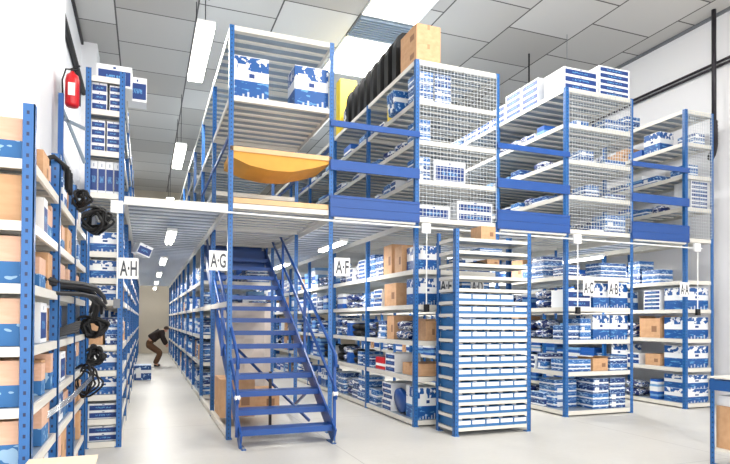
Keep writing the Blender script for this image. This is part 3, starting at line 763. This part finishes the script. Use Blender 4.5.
# film wrapped stack beneath the stairs
wp = thing('wrapped_pallet', 'grey film-wrapped pallet load standing underneath the staircase', 'pallet load', (1.85, 12.0, 0))
mb = MB()
for i in range(3): mb.box(-.55, .55, -.5+i*.45, -.4+i*.45, 0, .1)
mb.box(-.58, .58, -.5, .5, .1, .13); mb.obj('pallet', 'plywood', wp)
mb = MB(); n = 20
ring = []
for zi in range(9):
    z = .13+zi*.24
    for k in range(n):
        a = 2*PI*k/n; r = .56/max(abs(math.cos(a)), abs(math.sin(a)))*(1+.03*math.sin(k*2.3+zi*1.9)); r = min(r, .68)
        mb.v.append((r*math.cos(a), r*.8*math.sin(a), z))
for zi in range(8):
    for k in range(n): mb.f.append((zi*n+k, zi*n+(k+1) % n, (zi+1)*n+(k+1) % n, (zi+1)*n+k)); mb.mi.append(0)
mb.f.append(tuple(8*n+k for k in range(n))); mb.mi.append(0)
mb.obj('wrapped_load', 'wrap_film', wp)

# ------------------------------------------------------------------ black mouldings, yellow and blue goods on the A-E rack top
def moulding(x, y, h, label):
    prof = [(-.30, 0), (-.30, .72), (-.27, .88), (-.18, .97), (0, 1), (.18, .97), (.27, .88), (.30, .72), (.30, 0)]
    mb = MB(); n = len(prof)
    for yy, s in ((-.12, 1), (.06, .97), (.12, .9)):
        mb.v += [(px*s, yy, pz*h*(.98 if s < 1 else 1)) for px, pz in prof]
    for r_ in range(2):
        for k in range(n-1): a = r_*n+k; mb.f.append((a, a+1, a+n+1, a+n)); mb.mi.append(0)
    mb.f.append(tuple(range(n))); mb.f.append(tuple(range(2*n, 3*n))[::-1]); mb.mi += [0, 0]
    mb.f.append((0, n, 2*n, 3*n-1, 2*n-1, n-1)); mb.mi.append(0)
    t = thing('black_moulding', label, 'moulding', (x, y, 5.942), -PI/2+PI/2, 'black mouldings on the rack top')
    mb.obj('shell', 'black_plastic', t)
    MB().box(-.2, .2, -.125, -.12, h*.55, h*.6).obj('rib', 'dark_metal', t)
for j in range(8):
    moulding(4.36, 9.3+j*.36, .86-.012*j, f'upright black plastic moulding, {ordinal(j+1)} behind the brown boxes on the rack top')
small('yellow_carton', 'cardboard_box', 4.3, 12.55, 5.942, .4, .3, 1.28, 'tall yellow carton behind the black mouldings on the rack top', 'carton').data = carton_mesh('yellow_card', 'yellow_carton')
small('blue_sack', 'plastic_parcel', 4.3, 12.15, 5.942, .4, .3, .62, 'blue package squeezed beside the tall yellow carton', 'parcel')
small('yellow_carton', 'cardboard_box', 4.26, 9.5, 5.292, .34, .3, .34, 'small yellow carton beside leaning blue packets on an upper shelf', 'carton', -PI/2).data = bpy.data.objects['yellow_carton'].data
for j in range(4):
    o = small('leaning_packet', 'small_carton', 4.2, 8.98+j*.085, 5.30, .44, .05, .42, f'blue packet leaning on the upper shelf, {ordinal(j+1)} in the row', 'packet', 0)
    o.rotation_euler = (math.radians(-14), 0, 0); o['group'] = 'leaning blue packets'
    o.location.y += .05

rb = MB().box(-.18, .18, -.22, .22, 0, .22, 0).box(-.181, .181, -.221, .221, .06, .11, 1).obj('red_box', ['red_enamel', 'label_white'])
rb.location = (4.3, 9.98, .802); tag(rb, 'red and white box on the A-E rack second shelf', 'box')
ds = MB().lathe([(0, -.05), (.2, -.05), (.215, -.03), (.215, .03), (.2, .05), (0, .05)], 28).obj('blue_disc', 'rail_blue', None, True)
ds.rotation_euler = (0, PI/2-.15, 0); ds.location = (4.17, 9.12, .328); tag(ds, 'round blue disc leaning on the A-E rack bottom shelf', 'disc')

# ------------------------------------------------------------------ lamps
def lamp(name, x, y0, y1, z, cord, label, group, watts):
    t = thing(name, label, 'lamp', (x, (y0+y1)/2, z), 0, group); h = (y1-y0)/2
    wd = .15 if cord else .08
    hs = MB().box(-wd, wd, -h, h, .02, .07).obj('lamp_housing', 'white_plastic', t)
    if cord: MB().box(-wd+.01, wd-.01, -h+.01, h-.01, -.05, .018).obj('diffuser', 'lamp_glow', hs)
    MB().tube([(-.035, -h+.03, -.005), (-.035, h-.03, -.005)], .02, 8).tube([(.035, -h+.03, -.005), (.035, h-.03, -.005)], .02, 8).obj('fluorescent_tube', 'lamp_glow', hs, True) if not cord else None
    if cord:
        for y in (-h+.2, h-.2): MB().bar((0, y, .07), (0, y, cord), .015, .015).obj('hanger', 'dark_metal', t)
    L = bpy.data.lights.new('lamp_light', 'AREA'); L.shape = 'RECTANGLE'; L.size = .16; L.size_y = 2*h; L.energy = watts; L.color = (1, .97, .92)
    l = bpy.data.objects.new('light', L); C.objects.link(l); l.parent = t; l.location = (0, 0, -.07)
    L.spread = PI
    return t
for j, (a, b) in enumerate(((10, 12.4), (17.2, 19.8), (25, 27.5))):
    lamp('pendant_lamp', .92, a, b, 6.7, CEIL-6.7, f'hanging fluorescent lamp high over the main aisle, {ordinal(j+1)} from the front', 'high hanging lamps', 90)
for xi, (x, nm) in enumerate(((.4, 'main aisle'), (3.35, 'A-F aisle'), (6.33, 'A-D aisle'), (9.28, 'A-B aisle'))):
    for j, y in enumerate((10.6, 15.0, 19.4, 23.8, 28.0)):
        if x > 5 and j > 2: continue
        lamp('aisle_lamp', x, y-.75, y+.75, 3.12, None, f'fluorescent lamp beneath the walkway in the {nm}, {ordinal(j+1)} from the front', 'lamps beneath the walkways', 34 if x < 5 else 60)

# ------------------------------------------------------------------ wall services on the right
for z, nm in ((7.08, 'lower'), (7.17, 'upper')):
    tag(MB().tube([(XWR-.06, -2, z), (XWR-.06, 14, z), (XWR-.06, YB-.5, z)], .028, 8).obj('wall_pipe', 'dark_metal', None, True), f'dark horizontal pipe along the right wall, {nm} of the pair', 'pipe')
vp = thing('extraction_hose', 'dark vertical pipe with a flexible grey hose end at upper right', 'hose', (10.98, 8.55, 5.3))
MB().tube([(.02, 0, 2.92), (.02, 0, .6)], .045, 10).obj('rigid_pipe', 'dark_metal', vp, True)
pts = [(.02, 0, .6), (.03, 0, .3), (.0, -.02, .08), (-.07, -.04, -.1), (-.17, -.06, -.22)]
fine = []
for i in range(len(pts)-1):
    for q in range(8): fine.append(tuple(Vector(pts[i]).lerp(Vector(pts[i+1]), q/8)))
MB().tube(fine, [.06+(.012 if i % 2 else 0) for i in range(len(fine))], 10).obj('flexible_hose', 'dark_metal', vp, True)
hr = MB().tube([(8.66, 11.6, CEIL), (8.66, 11.6, 7.42)], .02, 8).obj('hanging_rod', 'black_plastic'); tag(hr, 'short black rod hanging from the ceiling left of the carton stacks', 'rod')
hr = MB().tube([(8.87, 10.5, CEIL), (8.87, 10.5, 6.6)], .007, 6).obj('hanging_cable', 'grey_plastic'); tag(hr, 'thin grey cable hanging from the ceiling over the flat cartons', 'cable')
for j, (x, y, zz) in enumerate(((.30, 9.6, 6.9),)):
    hr = MB().tube([(x+.62, y, CEIL), (x+.62, y, zz)], .012, 6).obj('hanging_cable', 'black_plastic'); tag(hr, 'black cable hanging from the ceiling near the first high lamp', 'cable')
# rail on the left recessed wall
tag(MB().tube([(-1.40, 9.2, 7.0), (-1.40, 14.9, 7.0)], .06, 8).obj('wall_pipe', 'black_plastic'), 'black pipe on the recessed left wall above the extinguisher', 'pipe')
# red sign strip on pillar
tag(MB().box(-1.1, -1.09, 8.65, 8.85, 6.32, 6.62).obj('wall_notice', 'red_enamel'), 'small red notice on the edge of the left pillar', 'notice')

# fire extinguisher
fe = thing('fire_extinguisher', 'red fire extinguisher hanging high beside the A-H rack', 'fire extinguisher', (-.90, 8.2, 4.42))
MB().lathe([(0, 0), (.07, .0), (.085, .03), (.085, .34), (.07, .40), (.03, .43), (.025, .45), (0, .45)], 20).obj('cylinder', 'red_enamel', fe, True)
MB().lathe([(0, .45), (.02, .45), (.022, .49), (0, .49)], 10).bar((0, 0, .49), (.09, -.02, .53), .02, .015).bar((0, 0, .47), (.08, -.02, .47), .02, .012).obj('valve', 'black_plastic', fe)
MB().tube([(-.02, -.02, .47), (-.07, -.06, .45), (-.105, -.08, .3), (-.1, -.08, .08)], .011, 8).obj('hose', 'black_rubber', fe, True)
MB().box(-.04, .04, -.088, -.083, .12, .28).obj('instruction_label', 'label_white', fe)
MB().box(-.09, .09, .085, .1, .05, .4).obj('bracket', 'dark_metal', fe)

# ------------------------------------------------------------------ black hoses and coils on the near left rack
def coil(name, c, R, r, turns, label, ax=(0, 1, 0), seed=1, squash=.7):
    rr = random.Random(seed); mb = MB()
    for t_ in range(turns):
        rx = R*rr.uniform(.7, 1.05); rz = R*squash*rr.uniform(.7, 1.05); ox, oy, oz = (rr.uniform(-.03, .03) for _ in range(3)); tl = rr.uniform(-1.1, 1.1); w1 = rr.uniform(0, 6); w2 = rr.uniform(.1, .3)
        pts = []
        for k in range(22):
            a = 2*PI*k/22; u = rx*math.cos(a)*(1+w2*math.sin(3*a+w1)); v = rz*math.sin(a)*(1+w2*math.cos(2*a+w1))
            pts.append((c[0]+ox+u*math.cos(tl), c[1]+oy+u*math.sin(tl)+t_*.012, c[2]+oz+v))
        mb.tube(pts, r, 6, 0, True)
    return tag(mb.obj(name, 'black_rubber', None, True), label, 'cable coil')
coil('cable_coil', (-.50, 6.6, 2.73), .15, .014, 11, 'tangled black cable coil hanging off the near left rack, upper', seed=2)
coil('cable_coil', (-.56, 5.7, 2.78), .09, .012, 7, 'small black cable bundle below the extinguisher', seed=5)
coil('cable_coil', (-.56, 6.3, 1.08), .14, .010, 6, 'loose black cable loops hanging low before the A-H rack', seed=3, squash=1.1)
coil('cable_coil', (-.50, 6.65, 1.62), .13, .016, 9, 'black cable coil at mid height behind the hose bundle', seed=8)
coil('cable_coil', (-.50, 6.9, 1.30), .12, .016, 8, 'black cable coil on the shelf below the hose bundle', seed=9)
mb = MB(); rr = random.Random(4)
for k in range(18):
    y = rr.uniform(-.18, .18); z = 1.875+rr.uniform(0.02, .15)
    dx = rr.uniform(-.04, .04)
    mb.tube([(-.75+dx, 4.1+y*.4, z-.01), (-.62+dx, 4.7+y*.5, z-.02), (-.52+dx, 5.3+y*.5, z), (-.46+dx, 5.8+y*.6, z-.0), (-.42+dx, 6.3+y, z-.06), (-.45+dx*2, 6.55+y, z-.16+dx*2)], .015, 6)
tag(mb.obj('hose_bundle', 'black_rubber', None, True), 'bundle of black hoses sticking out of the near left rack', 'hose bundle')
mb = MB()
for k in range(5): mb.tube([(-1.0, 4.3+k*.03, 1.56), (-.66, 4.75+k*.03, 1.56+.01*k), (-.52, 5.3+k*.04, 1.60+.02*k)], .012, 6)
tag(mb.obj('wiper_bundle', 'black_rubber', None, True), 'thin black rods lying on the near left rack under the hoses', 'rods')
mb = MB()
for k in range(4): mb.tube([(-.70, 4.1+k*.02, .98+k*.012), (-.52, 4.9, 1.08+k*.012), (-.46, 5.9, 1.14+k*.012)], .006, 6)
tag(mb.obj('metal_rods', 'chrome', None, True), 'long grey rods sticking out low from the near left rack', 'rods')
mb = MB()
for k in range(3): mb.tube([(-.75, 4.6+k*.1, 2.80), (-.62, 4.62+k*.1, 2.86), (-.55, 4.75+k*.1, 2.82), (-.56, 4.85+k*.1, 2.68)], .018, 6)
tag(mb.obj('black_hose', 'black_rubber', None, True), 'curved black hose on top boxes of the near left rack', 'hose')
# cream box at the bottom edge
cr = MB().box(-.57, -.25, 3.1, 3.56, .0, .925).box(-.58, -.24, 3.09, 3.57, .925, .94).obj('cream_carton', 'cream_card'); tag(cr, 'cream carton standing on the floor at the bottom left edge', 'carton')
# leaning blue box over A-H sign
o = small('small_carton', 'flat_carton', -.08, 9.2, 2.66, .2, .3, .16, 'tilted blue and white carton jutting out right above the A-H sign', 'flat carton'); o.rotation_euler = (.1, .35, .3)
# carton on floor by far left of aisle
small('small_carton', 'small_carton', -.05, 17.6, .002, .45, .5, .42, 'blue carton on the floor left of the main aisle', 'small carton')

# ------------------------------------------------------------------ right foreground bench
bn = thing('packing_bench', 'blue framed packing bench cut off at the bottom right corner', 'bench', (6.36, 4.40, 0))
for sx, sy, p in ((1, 1, (0, 0)), (-1, 1, (1.3, 0)), (1, -1, (0, .6)), (-1, -1, (1.3, .6))): link('post', post_mesh(1.04, sx, sy, .055), bn, (*p, 0))
MB().box(.0, 1.3, -.012, -.001, .90, 1.02).box(.0, 1.3, .601, .612, .90, 1.02).box(-.012, -.001, 0, .6, .90, 1.02).obj('top_beam', 'blue_enamel', bn)
MB().box(-.02, 1.32, -.02, .62, 1.041, 1.06).obj('bench_top', 'shelf_enamel', bn)
MB().box(.01, 1.29, .01, .59, .18, .21).obj('lower_shelf', 'shelf_enamel', bn)
small('cream_carton', 'cardboard_box', 6.36+.36, 4.74, .211, .6, .45, .50, 'beige carton on the lower shelf of the right packing bench', 'carton')
small('flat_carton', 'flat_carton', 6.36+.36, 4.74, .713, .55, .45, .12, 'white flat carton above the beige carton in the right bench', 'flat carton')

# ------------------------------------------------------------------ person bending in the main aisle
def skin(name, verts, edges, rad, mat, parent=None, root=0, sub=2):
    me = bpy.data.meshes.new(name); me.from_pydata(verts, edges, []); me.materials.append(MATS[mat])
    o = link(name, me, parent)
    m = o.modifiers.new('skin', 'SKIN'); m.use_smooth_shade = True
    for i, v in enumerate(me.skin_vertices[0].data):
        r = rad[i]; v.radius = (r, r) if not isinstance(r, tuple) else r; v.use_root = (i == root)
    s = o.modifiers.new('sub', 'SUBSURF'); s.levels = sub; s.render_levels = sub
    return o
P = thing('person', 'person in dark brown jacket and tan trousers bending over in the main aisle', 'person', (.42, 22.3, 0), 0)
hip = (-.33, 0, .80); 
V = [hip, (-.24, 0, .98), (-.05, 0, 1.15), (.12, 0, 1.24), (.21, 0, 1.29), (.29, 0, 1.33), (.35, 0, 1.34),
     (-.28, .09, .78), (.13, .11, .50), (-.05, .11, .09), (.08, .12, .035),
     (-.28, -.09, .78), (.09, -.11, .49), (-.09, -.11, .09), (.05, -.12, .035),
     (.12, .17, 1.26), (.22, .19, 1.0), (.34, .17, .80), (.38, .16, .72),
     (.12, -.17, 1.26), (.20, -.19, .99), (.30, -.15, .78), (.34, -.14, .70)]
E_ = [(0, 1), (1, 2), (2, 3), (3, 4), (4, 5), (5, 6), (0, 7), (7, 8), (8, 9), (9, 10), (0, 11), (11, 12), (12, 13), (13, 14), (3, 15), (15, 16), (16, 17), (17, 18), (3, 19), (19, 20), (20, 21), (21, 22)]
Rr = [.14, .125, .14, .12, .06, .085, .08, .09, .062, .04, .04, .09, .062, .04, .04, .06, .045, .032, .03, .06, .045, .032, .03]
skin('body', V, E_, Rr, 'skin', P)
ji = [1, 2, 3, 15, 16, 17, 19, 20, 21]
jm = {k: i for i, k in enumerate(ji)}
skin('jacket', [V[i] for i in ji], [(jm[a], jm[b]) for a, b in E_ if a in jm and b in jm], [Rr[i]+.045 for i in ji], 'jacket_brown', P, 1)
ti = [0, 7, 8, 9, 11, 12, 13, 1]
tm = {k: i for i, k in enumerate(ti)}
skin('trousers', [V[i] for i in ti], [(tm[a], tm[b]) for a, b in E_ if a in tm and b in tm], [Rr[i]+.04 for i in ti], 'trouser_tan', P, 0)
for s in (9, 13):
    a = V[s]; skin('shoe', [(a[0]-.03, a[1], .05), (a[0]+.08, a[1], .045), (a[0]+.17, a[1], .035)], [(0, 1), (1, 2)], [.05, .048, .035], 'black_rubber', P, 0, 2)
mb = MB(); mb.lathe([(0.0, .10), (.05, .09), (.085, .05), (.095, 0), (.09, -.03)], 14, 0, (.31, 0, 1.37)); mb.obj('hair', 'hair_brown', P, True)

# ------------------------------------------------------------------ world fill light through the front side left open for it, camera
w = bpy.data.worlds.new('World'); bpy.context.scene.world = w; w.use_nodes = True
bg = w.node_tree.nodes['Background']; bg.inputs[0].default_value = (1, .985, .965, 1); bg.inputs[1].default_value = 2.1

f, yaw, pitch, roll, cy = 575.69, .364729, .011736, .005869, 314.195
def basis():
    cyw, syw = math.cos(yaw), math.sin(yaw); cp, sp = math.cos(pitch), math.sin(pitch); cr, sr = math.cos(roll), math.sin(roll)
    F = Vector((syw*cp, cyw*cp, sp)); r = Vector((cyw, -syw, 0)); u = r.cross(F)
    return cr*r+sr*u, -sr*r+cr*u, F
r, u, F = basis()
cd = bpy.data.cameras.new('camera'); cam = bpy.data.objects.new('camera', cd); C.objects.link(cam)
M = Matrix(((r.x, u.x, -F.x, 0), (r.y, u.y, -F.y, 0), (r.z, u.z, -F.z, 1.7), (0, 0, 0, 1)))
cam.matrix_world = M
cd.sensor_fit = 'HORIZONTAL'; cd.sensor_width = 36; cd.lens = f*36/730; cd.shift_y = (cy-232)/730; cd.clip_end = 200
sc = bpy.context.scene; sc.camera = cam
sc.view_settings.view_transform = 'Standard'; sc.view_settings.look = 'None'; sc.view_settings.gamma = 1; sc.view_settings.use_curve_mapping = False
sc.view_settings.exposure = .74
print('ITEMS', {k: len(v) for k, v in kinds.items()})
